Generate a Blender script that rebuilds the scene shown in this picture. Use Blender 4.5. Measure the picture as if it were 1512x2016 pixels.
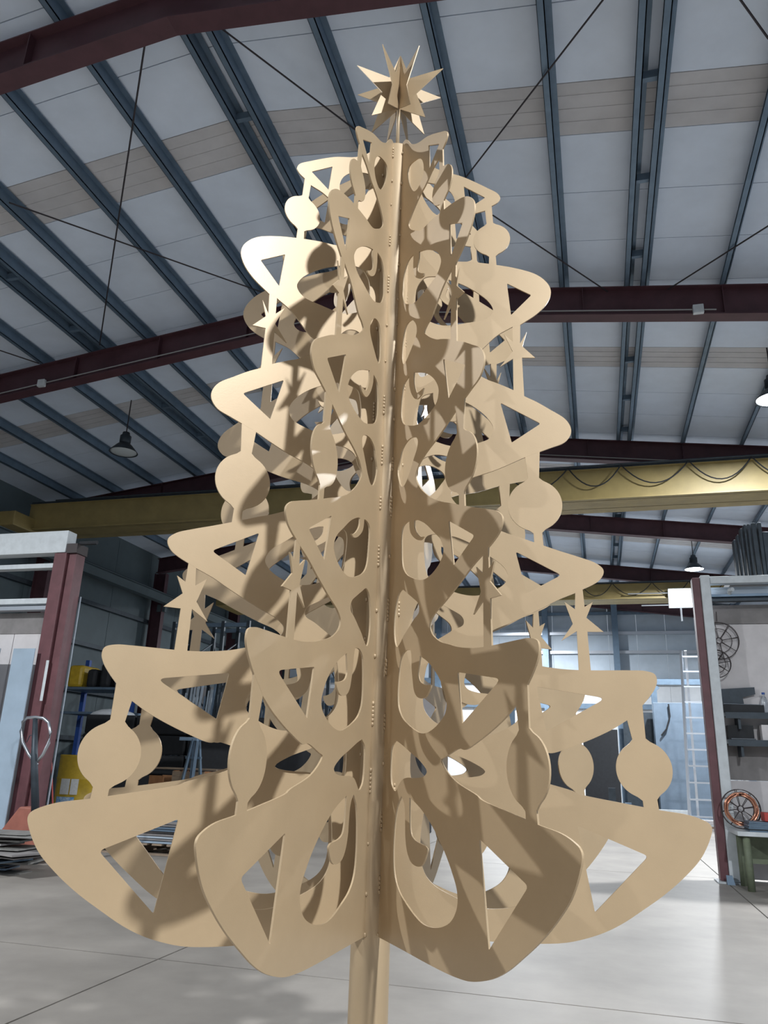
import bpy, bmesh, math, random
import numpy as np
from mathutils import Matrix, Vector
random.seed(7)
C = bpy.context.scene
for o in list(bpy.data.objects): bpy.data.objects.remove(o)
COL = C.collection

# ---------------------------------------------------------------- camera
EYE = 1.25                       # camera height above the floor
FPX = 1500.0                     # focal length in pixels of the 1512x2016 frame
PITCH, ROLL, YAW = math.radians(18.3), math.radians(1.97), math.radians(15.62)
def axes(pitch, roll, yaw=0.0):
    fw = Vector((0, math.cos(pitch), math.sin(pitch))); up = Vector((0, -math.sin(pitch), math.cos(pitch))); rt = Vector((1, 0, 0))
    c, s = math.cos(roll), math.sin(roll)
    r = rt*c + up*s; u = up*c - rt*s
    R = Matrix.Rotation(yaw, 3, 'Z')
    return R @ r, R @ u, R @ fw
RT, UP, FW = axes(PITCH, ROLL, YAW)
cam_data = bpy.data.cameras.new('camera'); cam = bpy.data.objects.new('camera', cam_data); COL.objects.link(cam)
cam_data.sensor_fit = 'VERTICAL'; cam_data.sensor_height = 36.0; cam_data.lens = 36.0*FPX/2016.0
cam_data.clip_start = 0.05; cam_data.clip_end = 200
M = Matrix((RT, UP, -FW)).transposed().to_4x4(); M.translation = Vector((0, 0, EYE)); cam.matrix_world = M
C.camera = cam

# ---------------------------------------------------------------- world, lamps, exposure
wd = bpy.data.worlds.new('world'); C.world = wd; wd.use_nodes = True
bg = wd.node_tree.nodes['Background']; bg.inputs['Color'].default_value = (0.62, 0.70, 0.82, 1); bg.inputs['Strength'].default_value = 0.40
C.view_settings.view_transform = 'Standard'; C.view_settings.look = 'None'; C.view_settings.gamma = 1.0
C.view_settings.use_curve_mapping = False; C.view_settings.exposure = 0.47
LAMP_POWER = 1000.0
LAMP_Z = 7.1

# ---------------------------------------------------------------- helpers
def ray(x, y): return FW + RT*((x-756)/FPX) - UP*((y-1008)/FPX)
def PV(x, y, v):                 # point of the plane Y = v seen at a pixel of the photograph
    a = ray(x, y); a = a*(v/a.y); return Vector((a.x, a.y, a.z+EYE))
def PU(x, y, u):
    a = ray(x, y); a = a*(u/a.x); return Vector((a.x, a.y, a.z+EYE))
RIDGE_X, RIDGE_Z, SLOPE = -3.86, 8.90, 0.125
def roof_z(x): return RIDGE_Z - SLOPE*abs(x-RIDGE_X)
def RF(x, y, off=0.0):           # point under the roof plane
    a = ray(x, y)
    for sg in (1, -1):
        t = (RIDGE_Z+off-EYE+SLOPE*sg*RIDGE_X)/(a.z+SLOPE*sg*a.x); P = a*t
        if sg*(P.x-RIDGE_X) >= 0: return Vector((P.x, P.y, P.z+EYE))
def mat(name, col, rough=0.6, metal=0.0, noise=0.0, scale=8.0, col2=None, emit=None, estr=0.0, bump=0.0, bscale=60.0, stretch=None, detail=4.0, trans=0.0, alpha=None):
    m = bpy.data.materials.new(name); m.use_nodes = True; nt = m.node_tree; b = nt.nodes['Principled BSDF']
    b.inputs['Base Color'].default_value = (*col, 1); b.inputs['Roughness'].default_value = rough; b.inputs['Metallic'].default_value = metal
    if trans: b.inputs['Transmission Weight'].default_value = trans
    if emit: b.inputs['Emission Color'].default_value = (*emit, 1); b.inputs['Emission Strength'].default_value = estr
    if noise or bump:
        tc = nt.nodes.new('ShaderNodeTexCoord'); mp = nt.nodes.new('ShaderNodeMapping'); nt.links.new(tc.outputs['Object'], mp.inputs['Vector'])
        if stretch: mp.inputs['Scale'].default_value = stretch
    if noise:
        n = nt.nodes.new('ShaderNodeTexNoise'); n.inputs['Scale'].default_value = scale; n.inputs['Detail'].default_value = detail; n.inputs['Roughness'].default_value = 0.6
        nt.links.new(mp.outputs[0], n.inputs['Vector'])
        r = nt.nodes.new('ShaderNodeMapRange'); r.inputs['From Min'].default_value = 0.35; r.inputs['From Max'].default_value = 0.7; nt.links.new(n.outputs[0], r.inputs['Value'])
        x = nt.nodes.new('ShaderNodeMix'); x.data_type = 'RGBA'; x.inputs['A'].default_value = (*col, 1)
        c2 = col2 if col2 else tuple(c*(1-noise) for c in col); x.inputs['B'].default_value = (*c2, 1)
        nt.links.new(r.outputs[0], x.inputs['Factor']); nt.links.new(x.outputs['Result'], b.inputs['Base Color'])
    if bump:
        n = nt.nodes.new('ShaderNodeTexNoise'); n.inputs['Scale'].default_value = bscale; nt.links.new(mp.outputs[0], n.inputs['Vector'])
        bp = nt.nodes.new('ShaderNodeBump'); bp.inputs['Strength'].default_value = bump; bp.inputs['Distance'].default_value = 0.01
        nt.links.new(n.outputs[0], bp.inputs['Height']); nt.links.new(bp.outputs[0], b.inputs['Normal'])
    return m
def box(bm, lo, hi, M=None):
    v = [bm.verts.new((x, y, z)) for z in (lo[2], hi[2]) for y in (lo[1], hi[1]) for x in (lo[0], hi[0])]
    for f in ((0,2,3,1),(4,5,7,6),(0,1,5,4),(2,6,7,3),(0,4,6,2),(1,3,7,5)): bm.faces.new([v[i] for i in f])
    if M is not None:
        for q in v: q.co = M @ q.co
    return v
def tube(bm, pts, rad, n=8, closed=False, cap=True):
    pts = [Vector(p) for p in pts]; rings = []; N = len(pts); ref = None
    for i, p in enumerate(pts):
        if closed: d = pts[(i+1) % N]-pts[i-1]
        else: d = pts[min(i+1, N-1)]-pts[max(i-1, 0)]
        d.normalize()
        if ref is None: ref = Vector((0, 0, 1)) if abs(d.z) < .9 else Vector((1, 0, 0))
        a = d.cross(ref); 
        if a.length < 1e-4: a = d.cross(Vector((0.3, 1, 0.2)))
        a.normalize(); b = d.cross(a)
        R = rad[i] if isinstance(rad, (list, tuple)) else rad
        rings.append([bm.verts.new(p + (a*math.cos(t)+b*math.sin(t))*R) for t in [2*math.pi*k/n for k in range(n)]])
    for i in range(N if closed else N-1):
        A, B = rings[i], rings[(i+1) % N]
        for k in range(n): 
            try: bm.faces.new((A[k], A[(k+1) % n], B[(k+1) % n], B[k]))
            except ValueError: pass
    if cap and not closed: bm.faces.new(rings[0][::-1]); bm.faces.new(rings[-1])
def bar(bm, a, b, w, h=None, up=Vector((0, 0, 1))):
    a, b = Vector(a), Vector(b); h = h or w; d = (b-a).normalized()
    s = d.cross(up)
    if s.length < 1e-3: s = d.cross(Vector((0, 1, 0)))
    s.normalize(); t = s.cross(d)
    q = [bm.verts.new(p + s*(w/2*i) + t*(h/2*j)) for p in (a, b) for i, j in ((-1,-1),(1,-1),(1,1),(-1,1))]
    for f in ((0,1,2,3),(7,6,5,4),(0,4,5,1),(1,5,6,2),(2,6,7,3),(3,7,4,0)): bm.faces.new([q[i] for i in f])
def lathe(bm, prof, n=24, M=None):
    rings = []
    for r, z in prof:
        rings.append([bm.verts.new((r*math.cos(2*math.pi*k/n), r*math.sin(2*math.pi*k/n), z)) for k in range(n)])
    for A, B in zip(rings, rings[1:]):
        for k in range(n): bm.faces.new((A[k], A[(k+1) % n], B[(k+1) % n], B[k]))
    if M is not None:
        for R in rings:
            for q in R: q.co = M @ q.co
    return rings
def obj(name, bm, m, parent=None, smooth=False, bevel=0.0):
    me = bpy.data.meshes.new(name)
    bmesh.ops.recalc_face_normals(bm, faces=bm.faces[:]); bm.to_mesh(me); bm.free(); me.materials.append(m)
    if smooth:
        for p in me.polygons: p.use_smooth = True
    o = bpy.data.objects.new(name, me); COL.objects.link(o)
    if parent: o.parent = parent
    if bevel:
        b = o.modifiers.new('bevel', 'BEVEL'); b.width = bevel; b.segments = 2; b.limit_method = 'ANGLE'
    return o
def boxo(name, lo, hi, m, parent=None, M=None, bevel=0.0):
    bm = bmesh.new(); box(bm, lo, hi, M); return obj(name, bm, m, parent, bevel=bevel)
def thing(name, label, cat, loc=(0, 0, 0), rz=0.0, group=None):
    o = bpy.data.objects.new(name, None); COL.objects.link(o); o.location = loc; o.rotation_euler = (0, 0, rz); o.empty_display_size = 0.2
    return tag(o, label, cat, group)
def tag(o, label, cat, group=None):
    o['label'] = label; o['category'] = cat
    if group: o['group'] = group
    return o
def struct(o): o['kind'] = 'structure'; return o
def dup(root, loc, rz=None, label=None):
    r = root.copy(); COL.objects.link(r); r.location = loc
    if rz is not None: r.rotation_euler = (0, 0, rz)
    if label: r['label'] = label
    for ch in list(root.children):
        c = ch.copy(); COL.objects.link(c); c.parent = r
        for g in ch.children:
            e = g.copy(); COL.objects.link(e); e.parent = c
    return r

# ---------------------------------------------------------------- materials
GOLD = mat('gold_paint', (0.395, 0.292, 0.178), rough=0.42, metal=0.22, noise=0.08, scale=5, bump=0.02, bscale=300)
FLOORM = mat('polished_concrete', (0.305, 0.278, 0.248), rough=0.52, noise=0.32, scale=1.1, bump=0.05, bscale=5, detail=8)
JOINT = mat('dark_joint', (0.10, 0.095, 0.09), rough=0.9)
ROOF = mat('roof_sheet_white', (0.69, 0.78, 0.91), rough=0.6, noise=0.10, scale=1.5)
ROOF2 = mat('roof_sheet_beige', (0.56, 0.56, 0.58), rough=0.6, noise=0.15, scale=2.0)
GALV = mat('galvanised_steel', (0.16, 0.23, 0.31), rough=0.45, metal=0.4, noise=0.2, scale=6)
REDST = mat('oxide_red_steel', (0.085, 0.035, 0.045), rough=0.55, noise=0.25, scale=4)
RODM = mat('dark_rod', (0.03, 0.025, 0.03), rough=0.6)
CRANE = mat('crane_yellow', (0.34, 0.26, 0.10), rough=0.5, noise=0.2, scale=3)
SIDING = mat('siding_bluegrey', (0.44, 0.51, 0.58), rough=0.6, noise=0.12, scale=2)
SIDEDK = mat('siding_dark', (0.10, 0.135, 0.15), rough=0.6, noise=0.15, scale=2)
WHITEW = mat('white_wall_paint', (0.72, 0.75, 0.78), rough=0.7, noise=0.08, scale=3)
PANELW = mat('scuffed_white_panel', (0.66, 0.63, 0.63), rough=0.6, noise=0.12, scale=4)
PANELG = mat('grey_brown_panel', (0.26, 0.245, 0.24), rough=0.7, noise=0.3, scale=3)
WHITEST = mat('white_painted_steel', (0.60, 0.64, 0.66), rough=0.5, noise=0.15, scale=9)
POSTRED = mat('red_painted_steel', (0.15, 0.058, 0.066), rough=0.5, noise=0.3, scale=5)
SHEETB = mat('pale_blue_sheet', (0.34, 0.43, 0.52), rough=0.45, noise=0.15, scale=3)
SHEETD = mat('dull_blue_grey_sheet', (0.14, 0.19, 0.25), rough=0.5, noise=0.2, scale=3)
BLACK = mat('black_rubber', (0.018, 0.02, 0.024), rough=0.7, noise=0.3, scale=10)
DARKST = mat('dark_steel', (0.05, 0.065, 0.08), rough=0.5, metal=0.4, noise=0.3, scale=8)
STEEL = mat('bright_steel', (0.55, 0.58, 0.62), rough=0.3, metal=0.9)
ALU = mat('aluminium', (0.62, 0.66, 0.72), rough=0.35, metal=0.7)
ORANGE = mat('faded_orange_paint', (0.34, 0.12, 0.085), rough=0.55, noise=0.25, scale=6)
YELLOW = mat('yellow_drum_paint', (0.60, 0.40, 0.03), rough=0.45, noise=0.25, scale=7)
PAPER = mat('paper_label', (0.75, 0.76, 0.75), rough=0.8, noise=0.15, scale=30)
BLUEL = mat('blue_label', (0.05, 0.30, 0.65), rough=0.6, noise=0.6, scale=18, col2=(0.7, 0.8, 0.9))
BLUE = mat('blue_paint', (0.03, 0.09, 0.35), rough=0.5)
COPPER = mat('copper_wire', (0.60, 0.30, 0.20), rough=0.25, metal=0.9)
WIRE = mat('rusty_wire', (0.06, 0.05, 0.05), rough=0.6, metal=0.3)
WOOD = mat('weathered_wood', (0.33, 0.25, 0.18), rough=0.8, noise=0.35, scale=9, stretch=(1, 1, 8))
WOODO = mat('orange_wood', (0.42, 0.20, 0.09), rough=0.8, noise=0.3, scale=9)
SCRAP = mat('scrap_sheet', (0.24, 0.235, 0.22), rough=0.6, noise=0.4, scale=7)
GREENP = mat('worn_green_paint', (0.17, 0.20, 0.13), rough=0.6, noise=0.3, scale=9)
LAMPG = mat('lamp_glass_lit', (1, 1, 1), emit=(0.86, 0.93, 1.0), estr=14)
LAMPO = mat('lamp_glass_off', (0.55, 0.6, 0.62), rough=0.4)
CLEAR = mat('clear_plastic', (0.85, 0.9, 0.95), rough=0.15, trans=0.9)
REDP = mat('red_plastic', (0.45, 0.05, 0.04), rough=0.5)
BRIGHT = mat('floodlight_face', (1, 1, 1), emit=(0.9, 0.95, 1.0), estr=5)
CONDUIT = mat('grey_conduit', (0.30, 0.30, 0.30), rough=0.5)
OUTER = [(0.012,-0.202,1),(0.087,-0.202,0),(0.139,-0.2023,0),(0.18,-0.2018,0),(0.1989,-0.2009,0),(0.2208,-0.1987,0),(0.2398,-0.1944,0),(0.2642,-0.1861,0),(0.2858,-0.1753,0),(0.3076,-0.1612,0),(0.3346,-0.1424,0),(0.3577,-0.1229,0),(0.3759,-0.1037,0),(0.3872,-0.0837,0),(0.3907,-0.0718,0),(0.3886,-0.0671,0),(0.3799,-0.0624,0),(0.365,-0.0581,0),(0.336,-0.0545,0),(0.2919,-0.0481,0),(0.2439,-0.04,0),(0.2375,-0.0371,0),(0.1935,-0.0251,0),(0.1722,-0.0134,0),(0.1654,-0.0059,0),(0.1747,-0.0026,0),(0.2035,0.0061,0),(0.2144,0.005,0),(0.2385,0.0129,0),(0.2652,0.0239,0),(0.2874,0.0348,0),(0.3042,0.0452,1),(0.3235,0.063,1),(0.3314,0.072,0),(0.3396,0.0836,0),(0.3427,0.0929,0),(0.3406,0.1006,0),(0.3303,0.1043,0),(0.3113,0.1049,0),(0.2889,0.1046,0),(0.2601,0.1043,0),(0.2307,0.1054,0),(0.2005,0.1096,0),(0.1845,0.1136,0),(0.1574,0.121,0),(0.1382,0.1335,0),(0.1355,0.1431,0),(0.1448,0.1523,0),(0.1703,0.1635,0),(0.2054,0.1802,0),(0.2293,0.1926,0),(0.2509,0.2014,1),(0.2598,0.2058,1),(0.2723,0.2117,0),(0.2813,0.2177,0),(0.287,0.2266,0),(0.2865,0.2328,0),(0.2779,0.2404,0),(0.2595,0.2479,0),(0.2357,0.2562,0),(0.2012,0.269,0),(0.1809,0.2768,0),(0.1611,0.284,0),(0.1295,0.2995,0),(0.1022,0.3208,0),(0.0912,0.3379,0),(0.0976,0.3495,0),(0.1143,0.3593,0),(0.153,0.3724,0),(0.192,0.3894,1),(0.2123,0.3969,1),(0.2268,0.4021,0),(0.2457,0.4096,0),(0.2544,0.4214,0),(0.2545,0.432,0),(0.2475,0.4445,0),(0.2288,0.4587,0),(0.2095,0.4721,0),(0.1935,0.4814,0),(0.1787,0.4913,0),(0.1551,0.5038,0),(0.1432,0.5093,0),(0.1184,0.5272,0),(0.108,0.5394,0),(0.1142,0.5457,0),(0.1265,0.5507,0),(0.1569,0.5795,0),(0.1795,0.5927,1),(0.1907,0.5953,1),(0.2146,0.6116,0),(0.2285,0.6266,0),(0.2353,0.6422,0),(0.2346,0.6546,0),(0.2268,0.6678,0),(0.2131,0.6794,0),(0.1841,0.6916,0),(0.157,0.6993,0),(0.1424,0.7029,0),(0.1188,0.7077,0),(0.092,0.7119,0),(0.0728,0.7242,0),(0.0559,0.7393,0),(0.0505,0.7502,0),(0.0582,0.7609,0),(0.0832,0.7765,0),(0.1017,0.7821,0),(0.1225,0.7928,0),(0.1418,0.7978,1),(0.152,0.8052,1),(0.1611,0.8109,0),(0.1654,0.818,0),(0.1622,0.8268,0),(0.1452,0.8401,0),(0.1067,0.8655,0),(0.0723,0.8814,0),(0.0515,0.8979,0),(0.03,0.9239,0),(0.012,0.9239,1)]
TRIS = [[[0.2406, -0.0748], [0.3189, -0.1043], [0.2562, -0.1659]], [[0.1987, 0.0834], [0.2814, 0.071], [0.2089, 0.0304]], [[0.1768, 0.2568], [0.2343, 0.225], [0.1894, 0.201]], [[0.1602, 0.4728], [0.2148, 0.4386], [0.1748, 0.4118]], [[0.1728, 0.666], [0.2077, 0.6434], [0.1778, 0.6122]], [[0.1095, 0.8464], [0.1426, 0.8219], [0.1135, 0.8019]]]
HOLES = [
[(0.0939,-0.0476,1),(0.1076,-0.0518,0),(0.1246,-0.0588,0),(0.1432,-0.0694,0),(0.161,-0.0824,0),(0.1781,-0.0976,0),(0.1904,-0.1117,0),(0.1993,-0.1248,0),(0.2013,-0.1351,0),(0.1985,-0.1444,0),(0.189,-0.155,0),(0.1732,-0.1628,0),(0.1526,-0.1677,0),(0.131,-0.1686,0),(0.1127,-0.1644,0),(0.0935,-0.1571,0),(0.0758,-0.149,0),(0.065,-0.1395,0),(0.0591,-0.1279,0),(0.0565,-0.1093,0),(0.0568,-0.0933,0),(0.0594,-0.0725,0),(0.0638,-0.0591,0),(0.0736,-0.047,1),(0.0818,-0.0557,0),(0.0848,-0.0746,0),(0.0862,-0.0902,0),(0.0919,-0.105,0),(0.1021,-0.1139,0),(0.1199,-0.1156,0),(0.1289,-0.1115,0),(0.1353,-0.1028,0),(0.1374,-0.0967,0),(0.1328,-0.0938,1),(0.1212,-0.0926,0),(0.107,-0.0901,0),(0.0995,-0.0857,0),(0.0961,-0.0757,0),(0.0945,-0.058,0)],
[(0.1132,0.1084,1),(0.1332,0.0995,0),(0.1501,0.088,0),(0.1618,0.0773,0),(0.171,0.0649,0),(0.1767,0.0509,0),(0.1736,0.0416,0),(0.1627,0.0335,0),(0.1494,0.0268,0),(0.1334,0.0222,0),(0.1191,0.0217,0),(0.1042,0.0251,0),(0.0861,0.0315,0),(0.0698,0.0399,0),(0.0596,0.0518,0),(0.0568,0.0662,0),(0.0576,0.0841,0),(0.0595,0.0985,0),(0.063,0.1104,0),(0.0735,0.1179,0),(0.0882,0.1182,1),(0.0913,0.1102,0),(0.0925,0.0959,0),(0.0958,0.0816,0),(0.1002,0.0687,0),(0.1081,0.062,0),(0.1213,0.0597,0),(0.1297,0.0616,0),(0.1389,0.0699,0),(0.14,0.0735,1),(0.1243,0.0752,0),(0.1131,0.0793,0),(0.109,0.0865,0),(0.1111,0.0979,0)],
[(0.0906,0.2794,1),(0.0983,0.2778,0),(0.1199,0.2676,0),(0.1408,0.2523,0),(0.1607,0.2364,0),(0.1664,0.2231,0),(0.1611,0.2135,0),(0.147,0.2043,0),(0.1274,0.1984,0),(0.1121,0.1988,0),(0.0962,0.203,0),(0.071,0.2141,0),(0.0604,0.2266,0),(0.0561,0.2514,0),(0.0562,0.2744,0),(0.0603,0.2802,0),(0.0702,0.2824,0),(0.0773,0.2819,1),(0.0777,0.2744,0),(0.081,0.2656,0),(0.0911,0.2566,0),(0.1021,0.2508,0),(0.1101,0.2495,0),(0.1166,0.2518,1),(0.11,0.253,0),(0.0991,0.2599,0),(0.0913,0.2697,0)],
[(0.0797,0.4915,1),(0.1059,0.479,0),(0.1256,0.4662,0),(0.142,0.45,0),(0.15,0.434,0),(0.1455,0.4201,0),(0.129,0.4128,0),(0.1085,0.4094,0),(0.0907,0.4097,0),(0.0644,0.4196,0),(0.0505,0.4276,0),(0.0439,0.4397,0),(0.0429,0.4575,0),(0.0451,0.4741,0),(0.0499,0.4876,0),(0.0652,0.4928,1),(0.0667,0.4782,0),(0.0755,0.4599,0),(0.0891,0.4476,0),(0.1035,0.4488,0),(0.1089,0.4553,1),(0.0996,0.4551,0),(0.0898,0.4566,0),(0.0838,0.4658,0),(0.0795,0.4801,0)],
[(0.0866,0.6791,1),(0.1087,0.668,0),(0.1309,0.6518,0),(0.1467,0.6352,0),(0.1519,0.6208,0),(0.1418,0.6084,0),(0.1138,0.6034,0),(0.0785,0.6014,0),(0.0563,0.6109,0),(0.0437,0.6202,0),(0.0365,0.6371,0),(0.0371,0.6488,0),(0.0377,0.6622,0),(0.0419,0.6751,0),(0.0521,0.6859,0),(0.0698,0.6863,1),(0.0699,0.6628,0),(0.0764,0.6446,0),(0.0891,0.6335,0),(0.1012,0.6302,0),(0.1034,0.6329,1),(0.0918,0.6409,0),(0.0829,0.6505,0),(0.0834,0.6593,0),(0.0876,0.6683,0)],
[(0.0465,0.8599,0),(0.0669,0.8548,0),(0.0803,0.8471,0),(0.092,0.8327,0),(0.0959,0.8133,0),(0.0886,0.7992,0),(0.0761,0.7944,0),(0.0662,0.7983,0),(0.0557,0.8117,0),(0.0443,0.8371,0),(0.0418,0.8523,0)],
[(0.0551,0.014,1),(0.0689,0.01,0),(0.0927,0.0013,0),(0.1178,-0.008,0),(0.1343,-0.0185,0),(0.1302,-0.0229,0),(0.1209,-0.0253,0),(0.1041,-0.0266,0),(0.0866,-0.027,0),(0.0739,-0.0301,0),(0.0663,-0.0359,0),(0.0593,-0.0424,0),(0.0553,-0.0429,0),(0.0505,-0.0401,0),(0.0461,-0.0358,0),(0.0433,-0.0269,0),(0.0424,-0.0098,0),(0.0446,0.0064,0)],
[(0.0608,0.1959,0),(0.0752,0.189,0),(0.0919,0.18,0),(0.1055,0.1716,0),(0.1088,0.165,0),(0.1073,0.1592,0),(0.0958,0.1535,0),(0.0829,0.1455,0),(0.0697,0.1372,0),(0.0591,0.1285,0),(0.0514,0.125,0),(0.0463,0.1287,0),(0.0416,0.1431,0),(0.0412,0.1623,0),(0.0445,0.1799,0),(0.051,0.1918,0)],
[(0.0914,0.3917,0),(0.0693,0.3974,0),(0.0507,0.3902,0),(0.0443,0.3764,0),(0.0378,0.364,0),(0.043,0.3464,0),(0.0511,0.3364,0),(0.0601,0.3355,0),(0.0713,0.3447,0),(0.0788,0.3548,0),(0.0869,0.366,0),(0.0936,0.3749,0),(0.096,0.3848,0)],
[(0.0679,0.5787,0),(0.052,0.579,0),(0.0446,0.5664,0),(0.0417,0.5475,0),(0.0419,0.5291,0),(0.0473,0.5189,0),(0.0551,0.5207,0),(0.0664,0.5291,0),(0.0793,0.5405,0),(0.0857,0.5511,0),(0.082,0.565,0)]]
STAR_LOW = [(0.2598,0.2058,0),(0.2614,0.1835,0),(0.2717,0.1896,0),(0.2629,0.1697,0),(0.283,0.152,0),(0.2633,0.1519,0),(0.2653,0.1039,0),(0.2506,0.1045,0),(0.2504,0.1527,0),(0.2307,0.1401,0),(0.2459,0.1617,0),(0.2368,0.1899,0),(0.2494,0.1805,0),(0.2509,0.2014,0)]
STAR_HIGH = [(0.1907,0.5953,0),(0.1897,0.5648,0),(0.1995,0.5831,0),(0.1929,0.5598,0),(0.2102,0.5407,0),(0.1918,0.5419,0),(0.1935,0.4814,0),(0.1787,0.4913,0),(0.1791,0.5409,0),(0.1606,0.5291,0),(0.1789,0.5526,0),(0.1674,0.5808,0),(0.1794,0.5682,0),(0.1795,0.5927,0)]
# ---------------------------------------------------------------- the hall
XL, XR, VB, VF = -14.2, 8.2, -14.0, 33.6
EAVE_L, EAVE_R = roof_z(XL), roof_z(XR)
# floor: one slab per casting bay, joints between them left open
fl = bpy.data.objects.new('floor', None); COL.objects.link(fl); struct(fl)
boxo('subfloor', (XL-.3, VB-.3, -.30), (XR+.3, VF+.3, -.012), JOINT, fl)
xs = [XL-.3, -11.4, -7.1, -2.83, 1.45, 5.7, XR+.3]; ys = [VB-.3, -8.0, -1.5, 5.05, 11.5, 18.0, 24.5, VF+.3]
for i in range(len(xs)-1):
    for j in range(len(ys)-1):
        g = 0.007
        boxo('slab', (xs[i]+g, ys[j]+g, -.012), (xs[i+1]-g, ys[j+1]-g, 0.0), FLOORM, fl)
ce = bpy.data.objects.new('ceiling', None); COL.objects.link(ce); struct(ce)
# sandwich roof sheets, laid down the slope, every one with its rim; the beige ones are the translucent strips
PB = 0.19                        # underside of the sheets above the purlins' underside
def sheet(x0, x1, y0, y1, m, ribs=2):
    bm = bmesh.new(); g = 0.006
    z0, z1 = roof_z(x0)+PB, roof_z(x1)+PB
    def slab(ya, yb, d, t):
        v = [bm.verts.new(p) for p in ((x0, ya, z0-d), (x1, ya, z1-d), (x1, yb, z1-d), (x0, yb, z0-d), (x0, ya, z0-d+t), (x1, ya, z1-d+t), (x1, yb, z1-d+t), (x0, yb, z0-d+t))]
        for f in ((0,3,2,1),(4,5,6,7),(0,1,5,4),(1,2,6,5),(2,3,7,6),(3,0,4,7)): bm.faces.new([v[k] for k in f])
    slab(y0+g, y1-g, 0, .06)
    for k in range(1, ribs+1):
        y = y0+(y1-y0)*k/(ribs+1); slab(y-.02, y+.02, .008, .012)
    return obj('roof_sheet', bm, m, ce)
y = VB
marks = []
while y < VF:
    marks.append(y); y += 0.95
ys_ = []
band = [(6.88, 7.65), (12.72, 13.45), (18.6, 19.35), (24.5, 25.25), (1.1, 1.9), (-4.8, -4.0)]
edges = sorted([VB] + [e for b in band for e in b] + [VF])
rows = []
for a, b in zip(edges, edges[1:]):
    isb = any(abs(a-x) < 1e-6 for x, _ in band)
    n = 1 if isb else max(1, round((b-a)/1.05))
    for k in range(n): rows.append((a+(b-a)*k/n, a+(b-a)*(k+1)/n, isb))
for a, b, isb in rows:
    for x0, x1 in ((XL-.2, RIDGE_X), (RIDGE_X, XR+.2)): sheet(x0, x1, a, b, ROOF2 if isb else ROOF, 3 if isb else 0)
bm = bmesh.new(); box(bm, (XL-.3, VB, RIDGE_Z+PB+.10), (XR+.3, VF, RIDGE_Z+PB+.16)); obj('roof_cover', bm, GALV, ce)
# purlins (Z section) on the rafters
V2 = 10.6
def purlin(x, w=0.075):
    bm = bmesh.new(); z = roof_z(x); h = PB-.012
    box(bm, (x-.006, VB, z), (x+.006, VF, z+h)); box(bm, (x-w, VB, z), (x+.006, VF, z+.008)); box(bm, (x-.006, VB, z+h-.008), (x+w, VF, z+h))
    box(bm, (x-w, VB, z), (x-w+.006, VF, z+.03))
    return obj('purlin', bm, GALV, ce)
singles = [-1.25, -1.14, -1.03, -.914, -.712, -.598, -.49, -.237, -.122, -.0135, .204, .315, .425, .535, .645]
doubles = [(-.817, -.790), (-.379, -.351), (.0775, .0995), (.70, .722)]
for s in singles: purlin(s*V2)
for a, b in doubles:
    purlin(a*V2); purlin(b*V2)
    y = 0.6
    while y < 33:
        bm = bmesh.new(); z = roof_z(a*V2); bar(bm, (a*V2, y, z+.08), (b*V2, y, z+.08), .06, .10); obj('purlin_spacer', bm, GALV, ce); y += 1.55
# rafters: red I beams following the slope
RV = [-6.2, -0.58, 5.06, 10.66, 16.60, 22.25, 27.9, 33.35]
def rafter(v):
    bm = bmesh.new()
    for xa, xb in ((XL+.1, RIDGE_X), (RIDGE_X, XR-.1)):
        def piece(w, d0, d1):
            za, zb = roof_z(xa), roof_z(xb)
            q = [bm.verts.new(p) for p in ((xa, v-w, za-d1), (xb, v-w, zb-d1), (xb, v+w, zb-d1), (xa, v+w, za-d1), (xa, v-w, za-d0), (xb, v-w, zb-d0), (xb, v+w, zb-d0), (xa, v+w, za-d0))]
            for f in ((0,3,2,1),(4,5,6,7),(0,1,5,4),(1,2,6,5),(2,3,7,6),(3,0,4,7)): bm.faces.new([q[k] for k in f])
        piece(.012, .018, .48); piece(.11, .002, .018); piece(.11, .48, .50)
        for k in range(1, 6):
            x = xa+(xb-xa)*k/6; z = roof_z(x)
            box(bm, (x-.006, v-.10, z-.48), (x+.006, v+.10, z-.02))
    return obj('rafter', bm, REDST, ce)
for v in RV: rafter(v)
# conduit along two rafters with junction boxes
for v, x0, x1, bx in ((10.66, -10.9, 2.0, (-9.6, 1.75)), (16.6, -6, 4.2, (-6.3, 3.2))):
    bm = bmesh.new(); N = 24
    tube(bm, [(x0+(x1-x0)*k/N, v-.125, roof_z(x0+(x1-x0)*k/N)-.44) for k in range(N+1)], .011, 6); obj('conduit', bm, CONDUIT, ce)
    for x in bx: boxo('junction_box', (x-.075, v-.18, roof_z(x)-.52), (x+.075, v-.112, roof_z(x)-.38), WHITEST, ce, bevel=.008)
# wind bracing rods
def rod(p, q, r=.011):
    bm = bmesh.new(); tube(bm, [p, q], r, 6); return obj('brace_rod', bm, RODM, ce)
for a, b in (((290, 55), (197, 672)), ((30, 403), (530, 580)), ((412, 38), (745, 290)), ((1187, 0), (918, 348)), ((975, 427), (1193, 572)), ((1512, 445), (1318, 568)), ((1458, 0), (1512, 75)), ((0, 690), (75, 715))):
    A, B = RF(*a, -.03), RF(*b, -.03); d = (B-A)
    rod(A-d*.02, B+d*.02)
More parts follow.
